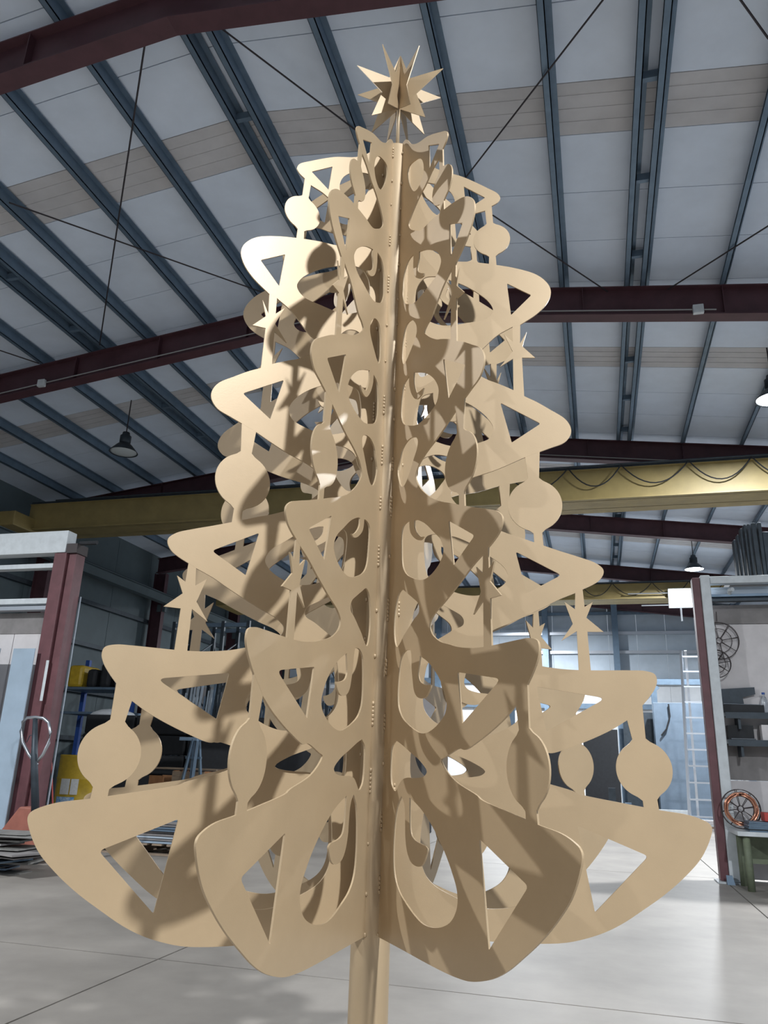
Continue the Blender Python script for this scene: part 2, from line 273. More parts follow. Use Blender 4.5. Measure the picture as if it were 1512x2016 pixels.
# walls
def girt_wall(name, x, ya, yb, m, mg, inner):
    w = bpy.data.objects.new(name, None); COL.objects.link(w); struct(w)
    y = ya
    zt = roof_z(x)+.2
    while y < yb-.1:
        y2 = min(y+1.9, yb)
        boxo('siding_panel', (min(x, x-inner*.06), y+.008, 0), (max(x, x-inner*.06), y2-.008, zt), m, w); y = y2
    for z in (1.6, 2.9, 4.2, 5.4, 6.5): boxo('wall_rail', (min(x+inner*.14, x+inner*.02), ya, z), (max(x+inner*.14, x+inner*.02), yb, z+.12), mg, w)
    for v in RV:
        bm = bmesh.new(); xa = x+inner*.16
        for lo, hi in (((0, v-.1), (.02, v+.1)), ((.02, v-.01), (.40, v+.01)), ((.40, v-.1), (.42, v+.1))):
            a_, b_ = x+inner*(.16+lo[0]), x+inner*(.16+hi[0]); box(bm, (min(a_, b_), lo[1], 0), (max(a_, b_), hi[1], zt-.7))
        obj('wall_column', bm, REDST, w)
    return w
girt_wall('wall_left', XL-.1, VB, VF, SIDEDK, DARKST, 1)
girt_wall('wall_right', XR+.1, VB, VF, SIDING, GALV, -1)
fw_ = bpy.data.objects.new('wall_back', None); COL.objects.link(fw_); struct(fw_)
x = XL-.1; n = 0
while x < XR:
    x2 = min(x+1.15, XR+.1)
    boxo('siding_panel', (x+.008, VF, 4.9), (x2-.008, VF+.06, 8.9), SIDING, fw_)
    boxo('wall_panel', (x+.006, VF, 0), (x2-.006, VF+.08, 4.88), WHITEW, fw_)
    x = x2; n += 1
for z, h, m in ((6.75, .12, ALU), (5.95, .12, ALU), (4.70, .22, GALV), (3.70, .20, GALV), (7.6, .12, GALV)): boxo('wall_rail', (XL, VF-.16, z), (XR, VF-.02, z+h), m, fw_)
for x in (-12.0, -6.6, -1.95, .93, 5.6):
    boxo('wall_column', (x-.12, VF-.42, 0), (x+.12, VF-.17, 8.0), GALV, fw_)

# ---------------------------------------------------------------- overhead cranes
def crane(v, z0, z1, x0, x1, label):
    t = thing('overhead_crane', label, 'crane', (0, v, 0))
    t.location = (0, v, 0)
    bm = bmesh.new(); box(bm, (x0, 0, z0), (x1, .02, z1)); box(bm, (x0, .5, z0), (x1, .52, z1)); box(bm, (x0, -.03, z1-.02), (x1, .55, z1+.0)); box(bm, (x0, -.10, z0), (x1, .80, z0+.025))
    x = x0+1.2
    obj('box_girder', bm, CRANE, t)
    bm = bmesh.new(); box(bm, (x0, .02, z1), (x1, .10, z1+.07)); obj('crane_rail', bm, DARKST, t)
    bm = bmesh.new(); tube(bm, [(x0+.8, -.12, z1+.03), (x1, -.12, z1+.03)], .018, 6); obj('festoon_track', bm, DARKST, t)
    bm = bmesh.new(); box(bm, (x0-.25, -.7, z0-.05), (x0+.2, 1.2, z0+.3)); obj('end_carriage', bm, CRANE, t, bevel=.02)
    x = -1.6
    while x < x1-1.2:
        L = 1.15+.15*math.sin(x*3.1); bm = bmesh.new()
        tube(bm, [(x+L*k/12, -.14, z1-.0-.42*(1-((k-6)/6)**2)) for k in range(13)], .014, 5); obj('festoon_cable', bm, BLACK, t); x += L
    return t
crane(15.0, 6.40, 7.08, -13.3, 7.7, 'near yellow overhead crane girder with black cable loops spanning the hall')
far_crane = crane(26.2, 6.72, 7.25, -13.3, 7.7, 'far yellow overhead crane girder low above the back wall')
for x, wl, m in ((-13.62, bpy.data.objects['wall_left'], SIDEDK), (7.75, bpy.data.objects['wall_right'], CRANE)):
    bm = bmesh.new(); z = 6.35
    box(bm, (x-.12, VB, z-.30), (x+.12, VF-.1, z-.28)); box(bm, (x-.01, VB, z-.28), (x+.01, VF-.1, z-.02)); box(bm, (x-.12, VB, z-.02), (x+.12, VF-.1, z))
    obj('crane_runway', bm, m, wl)
    for v in RV:
        boxo('bracket', (min(x, x+(-.3 if x < 0 else .2)), v-.06, z-.55), (max(x, x+(-.3 if x < 0 else .2)), v+.06, z-.31), m, wl)

# ---------------------------------------------------------------- high bay lamps and one added fill lamp
def lamp(x, v, on, label, power=None, z=LAMP_Z):
    t = thing('high_bay_lamp', label, 'lamp', (x, v, z))
    bm = bmesh.new(); lathe(bm, [(.0, .42), (.07, .42), (.08, .36), (.11, .34), (.11, .20), (.09, .18), (.14, .15), (.22, .06), (.27, .0), (.285, -.02), (.275, -.02), (.21, .05), (.13, .13), (.0, .15)], 28); obj('lamp_shade', bm, DARKST, t, smooth=True)
    bm = bmesh.new(); lathe(bm, [(.0, -.045), (.12, -.04), (.22, -.02), (.27, -.005), (.0, .0)], 28); obj('lamp_glass', bm, LAMPG if on else LAMPO, t, smooth=True)
    bm = bmesh.new(); tube(bm, [(0, 0, .42), (0, 0, roof_z(x)-z)], .012, 6); obj('hanger', bm, RODM, t)
    if on:
        L = bpy.data.lights.new('lamp_light', 'AREA'); L.shape = 'DISK'; L.size = .26; L.energy = power or LAMP_POWER; L.color = (0.92, 0.96, 1.0)
        o = bpy.data.objects.new('lamp_light', L); COL.objects.link(o); o.parent = t; o.location = (0, 0, -.06)
    return t
LX, RX = -9.0, 3.05
lamp(2.80, -1.43, True, 'lit high bay lamp behind the camera to the right', LAMP_POWER*0.86, 6.5)
lamp(LX, 1.0, True, 'lit high bay lamp hanging left of the gold tree near the camera', LAMP_POWER*.9)
lamp(RX, 12.4, True, 'lit high bay lamp hanging in front of the near crane on the right', LAMP_POWER*.7)
lamp(LX, 12.4, False, 'unlit dark bell lamp hanging at left under the roof')
lamp(RX, 23.8, True, 'small lit high bay lamp far off above the right hand bay', LAMP_POWER*.8)
lamp(-3.0, 28.9, True, 'added fill lamp near the back wall, hidden behind the tree', LAMP_POWER*1.1)  # extra lamp added only to brighten the far wall, kept out of view
lamp(LX, 23.8, False, 'far unlit bell lamp on the left side of the hall')
lamp(-3.0, -9.5, True, 'lit high bay lamp far behind the camera on the left', LAMP_POWER*.4)
# floodlight panel on the far crane
p = PV(1339, 1177, 25.9)-far_crane.location
t = bpy.data.objects.new('floodlight', None); COL.objects.link(t); t.parent = far_crane; t.location = p
boxo('lamp_housing', (-.36, .0, -.32), (.36, .12, .32), WHITEST, t, bevel=.02); boxo('lamp_face', (-.33, -.02, -.29), (.33, .0, .29), BRIGHT, t)
bm = bmesh.new(); tube(bm, [(-1.6, .05, .18), (-.3, .05, .18)], .02, 6); tube(bm, [(-1.2, .05, -.22), (-.3, .05, -.22)], .02, 6); tube(bm, [(.0, .05, -.3), (.0, .05, -.75)], .03, 6); obj('mounting_arm', bm, STEEL, t)

# ---------------------------------------------------------------- the tree
DS = 2.4
T_PITCH, T_ROLL, T_PX = 0.305400695, 0.0344066645, 0.00139951204
tr, tu, tf = axes(T_PITCH, T_ROLL)
CT = Matrix((tr, tu, tf)).transposed(); CW = Matrix((RT, UP, FW)).transposed()
RM = CW @ CT.transposed()                         # tree frame -> world
zb = -0.5
for _ in range(20):
    P = RM @ Vector((T_PX*DS, DS, zb*DS)); zb -= (P.z+EYE)/DS
base = RM @ Vector((T_PX*DS, DS, zb*DS)) + Vector((0, 0, EYE))
tree = thing('metal_christmas_tree', 'large gold painted flat steel christmas tree with cut out fins and a star on top', 'christmas tree')
Mt = RM.to_4x4(); Mt.translation = base; tree.matrix_world = Mt
Z0 = -zb                                          # tree-frame z = 0 sits at this height (in units of DS)
def smooth(pts, n=6):
    N = len(pts); out = []
    cor = [i for i in range(N) if pts[i][2]]
    P = [Vector((p[0], p[1])) for p in pts]
    for i in range(N):
        j = (i+1) % N
        a = P[i-1] if not pts[i][2] else P[i]*2-P[j]
        b = P[i]; c = P[j]; d = P[(j+1) % N] if not pts[j][2] else P[j]*2-P[i]
        t0 = 0; t1 = t0+max((b-a).length, 1e-6)**.5; t2 = t1+max((c-b).length, 1e-6)**.5; t3 = t2+max((d-c).length, 1e-6)**.5
        for k in range(n):
            t = t1+(t2-t1)*k/n
            A1 = a*((t1-t)/(t1-t0))+b*((t-t0)/(t1-t0)); A2 = b*((t2-t)/(t2-t1))+c*((t-t1)/(t2-t1)); A3 = c*((t3-t)/(t3-t2))+d*((t-t2)/(t3-t2))
            B1 = A1*((t2-t)/(t2-t0))+A2*((t-t0)/(t2-t0)); B2 = A2*((t3-t)/(t3-t1))+A3*((t-t1)/(t3-t1))
            out.append(B1*((t2-t)/(t2-t1))+B2*((t-t1)/(t2-t1)))
    return out
def fillet(pts, rad, n=4):
    out = []; N = len(pts); P = [Vector(p) for p in pts]
    for i in range(N):
        a, b, c = P[i-1], P[i], P[(i+1) % N]; R = rad[i] if isinstance(rad, (list, tuple)) else rad
        u = (a-b).normalized(); w = (c-b).normalized(); ang = u.angle(w); L = min(R/math.tan(ang/2), .4*(a-b).length, .4*(c-b).length)
        s, e = b+u*L, b+w*L
        for k in range(n+1):
            t = k/n; out.append(s*(1-t)**2+b*2*t*(1-t)+e*t*t)
    return out
def plate(loops, thick, name):
    cu = bpy.data.curves.new(name, 'CURVE'); cu.dimensions = '2D'; cu.fill_mode = 'BOTH'; cu.extrude = thick/2
    for lp in loops:
        s = cu.splines.new('POLY'); s.points.add(len(lp)-1); s.use_cyclic_u = True
        for q, p in zip(s.points, lp): q.co = (p[0]*DS, p[1]*DS, 0, 1)
    o = bpy.data.objects.new(name+'_tmp', cu); COL.objects.link(o)
    me = bpy.data.meshes.new_from_object(o.evaluated_get(bpy.context.evaluated_depsgraph_get()))
    bpy.data.objects.remove(o); me.name = name
    me.transform(Matrix.Rotation(math.pi/2, 4, 'X')); me.transform(Matrix.Translation((0, 0, Z0*DS)))
    me.materials.clear(); me.materials.append(GOLD)
    bm = bmesh.new(); bm.from_mesh(me); bmesh.ops.remove_doubles(bm, verts=bm.verts[:], dist=1e-6); bmesh.ops.recalc_face_normals(bm, faces=bm.faces[:]); bm.to_mesh(me); bm.free()
    for p in me.polygons: p.use_smooth = False
    return me
TH = 0.005
TR = [0.0035, 0.0035, 0.0030, 0.0025, 0.002, 0.0014]
loops = [smooth(OUTER)]
for k, t in enumerate(TRIS): loops.append(fillet(t, [TR[k]*.5, TR[k], TR[k]*.35]))
for h in HOLES: loops.append(smooth(h, 4))
fin_me = plate(loops, TH, 'fin')
def bauble(cx, cz, R, top, wt, bot, wb):
    # top / bot: outer and inner root points of the stems; wt / wb: stem widths where they meet the disc
    def meet(root, w, sgn):
        d = Vector(((root[0][0]+root[1][0])/2-cx, (root[0][1]+root[1][1])/2-cz)); a = math.atan2(d.y, d.x); h = math.asin(w/2/R)
        return a, h
    at, ht = meet(top, wt, 1); ab, hb = meet(bot, wb, -1)
    pts = []
    def onc(a, r=R): return Vector((cx+r*math.cos(a), cz+r*math.sin(a)))
    def stem(root, a, w):
        d = Vector((math.cos(a), math.sin(a))); s = Vector((-d.y, d.x))
        o_, i_ = Vector(root[0]), Vector(root[1])                    # outer (larger r) and inner root
        return o_, i_, s
    # counter-clockwise: outer side upward from the bottom stem to the top stem, then inner side down
    bo, bi, tb = stem(bot, ab, wb); to_, ti, tt = stem(top, at, wt)
    pts += [bi+Vector((0, -.004)), bo+Vector((0, -.004))]
    a0 = ab+hb; 
    pts.append(onc(ab+hb*.85, R*1.10)); pts.append(onc(a0+.12, R*1.015))
    a = a0+.22; end = at-ht
    if end < a: end += 2*math.pi
    while a < end-.22: pts.append(onc(a)); a += .12
    pts.append(onc(end-.12, R*1.015)); pts.append(onc(end+ht*.15, R*1.10))
    pts += [to_+Vector((0, .003)), ti+Vector((0, .003))]
    s0 = at+ht; pts.append(onc(s0-ht*.15, R*1.10)); pts.append(onc(s0+.12, R*1.015))
    a = s0+.22; end = ab-hb
    while end < a: end += 2*math.pi
    while a < end-.22: pts.append(onc(a)); a += .12
    pts.append(onc(end-.12, R*1.015)); pts.append(onc(end+hb*.15, R*1.10))
    return pts
B_SPECS = [
    (.3205, -.0100, .0321, [(.3235, .0630), (.3042, .0452)], .0165, [(.3345, -.0545), (.3174, -.0525)], .0175),
    (.2035, .3205, .0357, [(.2123, .3969), (.1920, .3894)], .0155, [(.2136, .2600), (.2013, .2660)], .0120),
    (.1515, .7445, .0275, [(.1520, .8052), (.1418, .7978)], .0105, [(.1586, .6950), (.1466, .7000)], .0105)]
sub = [('bauble', plate([bauble(*b)], TH*.94, 'bauble')) for b in B_SPECS]
for pts in (STAR_LOW, STAR_HIGH):
    P = [Vector(p[:2]) for p in pts]; cx = sum((p.x for p in P))/len(P)
    P[0] += Vector((0, .004)); P[-1] += Vector((0, .004)); P[6] += Vector((0, -.004)); P[7] += Vector((0, -.004))
    sub.append(('star', plate([P], TH*.94, 'star')))
PR = 0.023*DS
AZ = [-61.92, -20.55, 24.61, 80.38, -101.03, 117.0, -146.0, 160.5]
TLT = [-.0019, -.0002, -.0010, .0026, -.0001, .0006, 0, 0]; ZOF = [-.0006, 0, .0003, .0001, -.0001, .0003, 0, 0]
for i, az in enumerate(AZ):
    f = bpy.data.objects.new('fin', fin_me); COL.objects.link(f); f.parent = tree
    f.matrix_local = Matrix.Rotation(math.radians(az-90), 4, 'Z') @ Matrix.Translation((0, 0, Z0*DS)) @ Matrix.Rotation(-TLT[i], 4, 'Y') @ Matrix.Translation((0, 0, (ZOF[i]-Z0)*DS))
    for nm, me in sub:
        s = bpy.data.objects.new(nm, me); COL.objects.link(s); s.parent = f
    bm = bmesh.new(); rnd = random.Random(i)
    z = -.200
    while z < .92:
        L = rnd.choice([.006, .006, .022, .030])
        for sd in (-1, 1):
            for k in range(max(1, int(L/.005))):
                zz = (z+k*.005+Z0)*DS; r = .0038+rnd.random()*.0022
                bmesh.ops.create_icosphere(bm, subdivisions=1, radius=r, matrix=Matrix.Translation((PR+.001, sd*.0035, zz)) @ Matrix.Diagonal((1, 1, 1.5, 1)))
        z += L+.035+rnd.random()*.02
    obj('weld_bead', bm, GOLD, f, smooth=True)['kind'] = 'stuff'
bm = bmesh.new(); lathe(bm, [(PR-.004, (.9225+Z0)*DS), (PR-.001, (.9235+Z0)*DS), (PR, (.922+Z0)*DS), (PR, 0.0)], 48)
rg = [v for v in bm.verts if abs(v.co.z-(.9225+Z0)*DS) < 1e-5]; bm.faces.new(rg); obj('pole', bm, GOLD, tree, smooth=True)
for p in tree.children[-1].data.polygons: 
    if len(p.vertices) > 4: p.use_smooth = False
boxo('base_plate', (-.22, -.22, 0.0), (.22, .22, .012), GOLD, tree)
bm = bmesh.new(); tube(bm, [(0, 0, (.92+Z0)*DS), (0, 0, (1.10+Z0)*DS)], .0072, 12); obj('spire_rod', bm, GOLD, tree, smooth=True)
top = bpy.data.objects.new('star_topper', None); COL.objects.link(top); top.parent = tree; top.location = (0, 0, (1.045+Z0)*DS)
SR = .0805
hs = []
for k in range(6):
    a = math.radians(90-36*k); r = SR if k % 2 == 0 else SR*.40
    hs.append((r*math.cos(a), r*math.sin(a)))
hs[0] = (0.0012, SR); hs[5] = (.0012, -SR*.40)
cu = bpy.data.curves.new('sp', 'CURVE'); cu.dimensions = '2D'; cu.fill_mode = 'BOTH'; cu.extrude = .0015
s = cu.splines.new('POLY'); s.points.add(5); s.use_cyclic_u = True
for q, p in zip(s.points, hs): q.co = (p[0]*DS, p[1]*DS, 0, 1)
o = bpy.data.objects.new('tmp', cu); COL.objects.link(o); me = bpy.data.meshes.new_from_object(o.evaluated_get(bpy.context.evaluated_depsgraph_get())); bpy.data.objects.remove(o)
me.transform(Matrix.Rotation(math.pi/2, 4, 'X')); me.materials.clear(); me.materials.append(GOLD); me.name = 'star_plate'
for az in (-67, -22.5, 22.5, 67, -112, 112, -157, 157):
    s = bpy.data.objects.new('star_plate', me); COL.objects.link(s); s.parent = top; s.rotation_euler = (0, 0, math.radians(az-90))
def nth(k): return '%d%s' % (k, 'th' if 10 <= k % 100 <= 20 else {1: 'st', 2: 'nd', 3: 'rd'}.get(k % 10, 'th'))

# ---------------------------------------------------------------- partition frame, left
def rectpx(name, x0, y0, x1, y1, v, d, m, parent, bevel=0.0, zmin=None):
    # a box whose front face at Y = v spans the two pixel corners
    a, b = PV(x0, y0, v), PV(x1, y1, v); z0, z1 = sorted((a.z, b.z)); u0, u1 = sorted((a.x, b.x))
    if zmin is not None: z0 = zmin
    return boxo(name, (u0, v, z0), (u1, v+d, z1), m, parent, bevel=bevel)
VL = 9.0
t = thing('partition_frame', 'white panelled partition with a red steel post at the left edge of the photo', 'partition')
pa, pb = PV(106, 1100, VL), PV(152, 1066, VL); zt = pb.z
bm = bmesh.new(); box(bm, (pa.x, VL, 0.02), (pa.x+.20, VL+.28, zt-.16)); box(bm, (pa.x+.20, VL+.06, 0.02), (pb.x-.02, VL+.26, zt-.16)); obj('post', bm, POSTRED, t, bevel=.006)
boxo('post_cap', (pa.x+.02, VL+.02, zt-.159), (pb.x, VL+.27, zt-.02), WIRE, t)
boxo('edge_strip', (pb.x-.012, VL+.27, 0.02), (pb.x+.004, VL+.285, zt-.75), SIDING, t)
boxo('foot_plate', (pa.x-.06, VL-.05, 0), (pb.x+.05, VL+.33, .018), POSTRED, t)
for y0, y1, nm, m in ((1048, 1090, 'top_beam', WHITEST), (1108, 1117, 'rail', WHITEST), (1176, 1187, 'rail', WHITEST), (1191, 1199, 'rail', ALU)):
    z1, z0 = PV(60, y0, VL).z, PV(60, y1, VL).z; boxo(nm, (-11.0, VL+(.0 if nm == 'top_beam' else .06), z0), (pa.x+(.17 if nm == 'top_beam' else -.004), VL+.2, z1), m, t, bevel=.006)
z = PV(60, 1243, VL).z
boxo('upper_panel', (-11, VL+.24, z+.01), (pa.x-.002, VL+.27, PV(60, 1200, VL).z), PANELG, t)
for x0, x1 in ((-11, -9.4), (-9.39, -8.05), (-8.04, pa.x-.002)): boxo('wall_panel', (x0, VL+.22, .03), (x1, VL+.25, z), PANELW, t)
bm = bmesh.new(); tube(bm, [(pb.x-.02, VL+.1, zt+.0), (pb.x+.26, VL+.1, zt+.0)], .03, 8); obj('pivot_pin', bm, BLACK, t)
bm = bmesh.new(); q = PV(88, 1340, VL); box(bm, (q.x-.025, VL-.004, PV(88, 1380, VL).z), (q.x+.02, VL-.0005, PV(88, 1300, VL).z)); obj('scraped_patch', bm, WHITEST, t, bevel=.02)
for nm, x0, x1, lb in (('metal_sheet', 38, 80, 'pale blue metal sheet leaning on the partition beside the red post'), ('metal_sheet', -60, 12, 'pale blue metal sheet leaning at the far left edge of the photo')):
    a, b = PV(x0, 1279, VL), PV(x1, 1279, VL)
    o = boxo(nm, (a.x, VL-.11, .003), (b.x, VL-.098, a.z), SHEETB); tag(o, lb, 'metal sheet', 'pale blue sheets on the left partition')
    o.location = (0, 0, 0)

# pallet truck
VJ = 8.35
h = PV(70, 1412, VJ); hb = PV(78, 1585, VJ)
t = thing('pallet_truck', 'orange pallet truck with a grey loop handle in front of the red post', 'pallet truck', (hb.x, VJ, 0))
bm = bmesh.new(); hw = .215
pts = [(0, 0, h.z-.46)]
loop = [(0.02, 0, h.z-.56), (-.10, 0, h.z-.44), (-.19, 0, h.z-.30), (-.215, 0, h.z-.17), (-.19, 0, h.z-.06), (-.12, 0, h.z-.01), (0, 0, h.z), (.12, 0, h.z-.01), (.19, 0, h.z-.06), (.215, 0, h.z-.17), (.19, 0, h.z-.30), (.10, 0, h.z-.44), (-.02, 0, h.z-.56)]
dx = h.x-hb.x; loop = [(x+dx*(z-.42)/(h.z-.42), y, z) for x, y, z in loop]; tube(bm, loop, .019, 10); obj('handle', bm, STEEL, t, smooth=True)
bm = bmesh.new(); tube(bm, [(dx, 0, h.z-.02), (dx*.65, -.01, h.z-.5), (0, -.01, .42)], [.03, .042, .05], 10); obj('drawbar', bm, DARKST, t, smooth=True)
bm = bmesh.new(); tube(bm, [(dx*.8-.12, 0, h.z-.30), (dx*.85-.07, -.01, h.z-.22), (dx*.85-.02, 0, h.z-.21)], .006, 5); obj('release_lever', bm, DARKST, t)
bm = bmesh.new()
v = [bm.verts.new(p) for p in ((-.62, .0, .18), (.20, -.05, .18), (.20, .22, .18), (-.62, .25, .18), (-.30, .02, .62), (.12, .0, .62), (.12, .20, .62), (-.30, .22, .62))]
for f in ((0,3,2,1),(4,5,6,7),(0,1,5,4),(1,2,6,5),(2,3,7,6),(3,0,4,7)): bm.faces.new([v[k] for k in f])
obj('body', bm, ORANGE, t, bevel=.02)
for x in (-.42, .02): boxo('fork', (x-.09, .25, .06), (x+.09, 1.0, .11), ORANGE, t, bevel=.01)
bm = bmesh.new(); tube(bm, [(-.05, .08, .42), (-.05, .08, .60)], .06, 12); obj('pump', bm, DARKST, t)
for x in (-.22, .0):
    bm = bmesh.new(); tube(bm, [(x-.03, .08, .10), (x+.03, .08, .10)], .10, 16); obj('wheel', bm, BLACK, t)
boxo('axle', (-.26, .05, .095), (.04, .11, .20), DARKST, t)
for x in (-.42, .02):
    bm = bmesh.new(); tube(bm, [(x-.05, .9, .035), (x+.05, .9, .035)], .035, 12); obj('roller', bm, BLACK, t)

# pile of scrap metal sheets at the lower left
rnd = random.Random(3)
z = 0.0; k = 0
sheets = []
while z < .40:
    th = rnd.choice([.004, .006, .010, .018]); w = .40+rnd.random()*.5; dpt = .22+rnd.random()*.2
    cx = -6.55-rnd.random()*.35+.3*(.34-z); cy = 7.66+rnd.random()*.1; a = rnd.uniform(-.35, .35)
    Mx = Matrix.Translation((cx, cy, z+.5*th)) @ Matrix.Rotation(a, 4, 'Z') 
    bm = bmesh.new(); box(bm, (-w, -dpt*.6, -th/2), (w, dpt*.6, th/2), Mx)
    o = obj('scrap_sheet', bm, rnd.choice([SCRAP, SCRAP, PANELG, GALV])); z += th+.008+rnd.random()*.012
    k += 1; tag(o, 'flat scrap sheet in the lower left pile, %s from the bottom' % nth(k), 'metal sheet', 'scrap sheets piled at lower left')
    sheets.append(o)
for o in sheets[:-1]: pass

# pallet carrying steel profiles
t = thing('pallet', 'wooden pallet on the floor under the pile of grey steel strips', 'pallet', (-5.75, 10.35, 0), math.radians(4))
for y in (-.42, 0, .42): 
    for x in (-1.05, -.35, .35, 1.05): boxo('block', (x-.07, y-.05, .02), (x+.07, y+.05, .12), WOOD, t)
for y in (-.42, 0, .42): boxo('bottom_board', (-1.15, y-.05, 0), (1.15, y+.05, .02), WOOD, t)
for k in range(11): boxo('deck_board', (-1.15+k*.211, -.48, .12), (-1.15+k*.211+.14, .48, .142), WOOD, t)
z = .145; k = 0
for r_ in range(9):
    for c_ in range(3):
        w = .09+rnd.random()*.10; L = 1.15+rnd.random()*.25
        y = 10.0+c_*.27+rnd.uniform(-.02, .02); a = math.radians(4+rnd.uniform(-2.0, 2.0)); th = .022
        o = boxo('steel_strip', (-L, -w/2, 0), (L, w/2, th), rnd.choice([GALV, SIDING, SHEETB, PANELG]))
        o.location = (-5.8+rnd.uniform(-.12, .12), y, z); o.rotation_euler = (0, 0, a)
        tag(o, 'long grey steel strip on the wooden pallet, %s layer up, %s column' % (nth(r_+1), ('front', 'middle', 'back')[c_]), 'steel strip', 'steel strips piled on the pallet')
    z += .030

# yellow drum with labels
VD = 12.2
a, b = PV(96, 1492, VD), PV(184, 1492, VD); R = (b.x-a.x)/2; cx = (a.x+b.x)/2; hz = PV(140, 1486, VD).z
t = thing('oil_drum', 'yellow drum with white paper labels behind the red post', 'drum', (cx, VD+R, 0))
bm = bmesh.new(); lathe(bm, [(0, 0.0), (R*.99, 0), (R, .03), (R*.985, .05), (R*.985, hz*.33), (R*1.01, hz*.345), (R*.985, hz*.36), (R*.985, hz*.66), (R*1.01, hz*.675), (R*.985, hz*.69), (R*.985, hz-.04), (R, hz-.02), (R*.97, hz), (R*.94, hz-.015), (0, hz-.015)], 40); obj('drum_body', bm, YELLOW, t, smooth=True)
def patch(name, a0, a1, z0, z1, m, rr=1.013):
    bm = bmesh.new(); vs = []
    for k in range(7):
        an = a0+(a1-a0)*k/6
        vs.append([bm.verts.new((R*q*math.cos(an), R*q*math.sin(an), zz)) for q in (rr, rr+.01) for zz in (z0, z1)])
    for A, B in zip(vs, vs[1:]):
        for f in ((0, 1), (1, 3), (3, 2), (2, 0)): bm.faces.new((A[f[0]], B[f[0]], B[f[1]], A[f[1]]))
    bm.faces.new((vs[0][0], vs[0][1], vs[0][3], vs[0][2])); bm.faces.new((vs[-1][0], vs[-1][2], vs[-1][3], vs[-1][1])); obj(name, bm, m, t)
zz0, zz1 = PV(130, 1564, VD).z, PV(130, 1533, VD).z
patch('paper_label', -1.85, -1.45, zz0, zz1, PAPER); patch('paper_label', -1.40, -1.12, zz0, zz1, PAPER)
patch('blue_label', -2.0, -1.2, PV(130, 1590, VD).z, PV(130, 1569, VD).z, BLUEL)
bm = bmesh.new(); q = [PV(98+.6*k, 1370+k*23, VL+.33) for k in range(11)]; q = [Vector((p.x+.0, p.y, max(p.z, .02))) for p in q]
q = [Vector((q[0].x-.06, VL+.29, q[0].z+.05))]+q
tube(bm, q, .010, 6); obj('red_cable', bm, REDP, bpy.data.objects['partition_frame'])

# black bales and their neighbours at far left
VB1 = 16.0
x0, x1 = -11.6, -6.2
zt0 = PV(200, 1402, VB1).z
rows_b = 5
for k in range(rows_b):
    for j in range(4):
        w = (x1-x0)/4; hh = (zt0-.05)/rows_b
        o = boxo('black_bale', (x0+j*w+.02, VB1+rnd.uniform(0, .08), k*hh+.004), (x0+(j+1)*w-.02, VB1+1.0, (k+1)*hh-.004), BLACK, bevel=.04)
        tag(o, 'black wrapped bale behind the yellow drum, %s in the %s stack from the left' % (('bottom', 'second up', 'middle', 'fourth up', 'top')[k], ('first', 'second', 'third', 'fourth')[j]), 'bale', 'black bales stacked on the left')
p = PV(214, 1398, VB1+.3)
t = thing('white_cover', 'white rounded plastic cover lying on the black bales', 'cover', (p.x, VB1+.5, zt0-.05))
bm = bmesh.new(); lathe(bm, [(.0, .16), (.3, .14), (.52, .07), (.60, .0), (.56, .0), (.48, .05), (.0, .12)], 28, Matrix.Diagonal((1.0, .6, 1, 1))); obj('shell', bm, WHITEW, t, smooth=True)
# blue upright and side shelf
t = thing('shelf_rack', 'dark shelf rack with a blue upright beside the red post', 'shelf rack', (0, 0, 0))
VS = 17.5
for px in (118, 262):
    a = PV(px, 1350, VS); boxo('upright', (a.x-.06, VS, 0), (a.x+.06, VS+.1, PV(px, 1290, VS).z), BLUE, t)
    boxo('upright', (a.x-.06, VS+1.0, 0), (a.x+.06, VS+1.1, PV(px, 1290, VS).z), BLUE, t)
for y in (1352, 1400):
    a, b = PV(118, y, VS), PV(262, y, VS); boxo('shelf_board', (a.x, VS, a.z-.06), (b.x, VS+1.1, a.z), GALV, t)
a = PV(150, 1350, VS)
for px0, px1, y, m, nm, lb in ((125, 160, 1308, YELLOW, 'crate', 'dusty yellow crate on the high shelf beside the red post'), (162, 186, 1316, BLACK, 'bundle', 'black bundle on the high shelf next to the yellow crate'), (188, 215, 1304, BLACK, 'bundle', 'taller black bundle on the high shelf'), (217, 240, 1312, DARKST, 'bundle', 'dark grey bundle at the right of the high shelf')):
    q0, q1 = PV(px0, 1352, VS), PV(px1, y, VS)
    o = boxo(nm, (q0.x, VS+.1, a.z*0+PV(118, 1352, VS).z+.001), (q1.x, VS+.9, q1.z), m, bevel=.08); tag(o, lb, 'crate' if nm == 'crate' else 'bundle')
q0 = PV(140, 1352, VS)
# white gable board of the rear store behind it
o = thing('board_wall', 'light grey low board wall behind the dark shelves at left', 'wall', (0, 0, 0))
for k in range(9): boxo('board', (-13.6+k*1.05, 22.6, 0.0), (-13.6+k*1.05+1.03, 22.66, PV(300, 1352, 22.6).z), PANELW if k % 3 else SIDING, o)

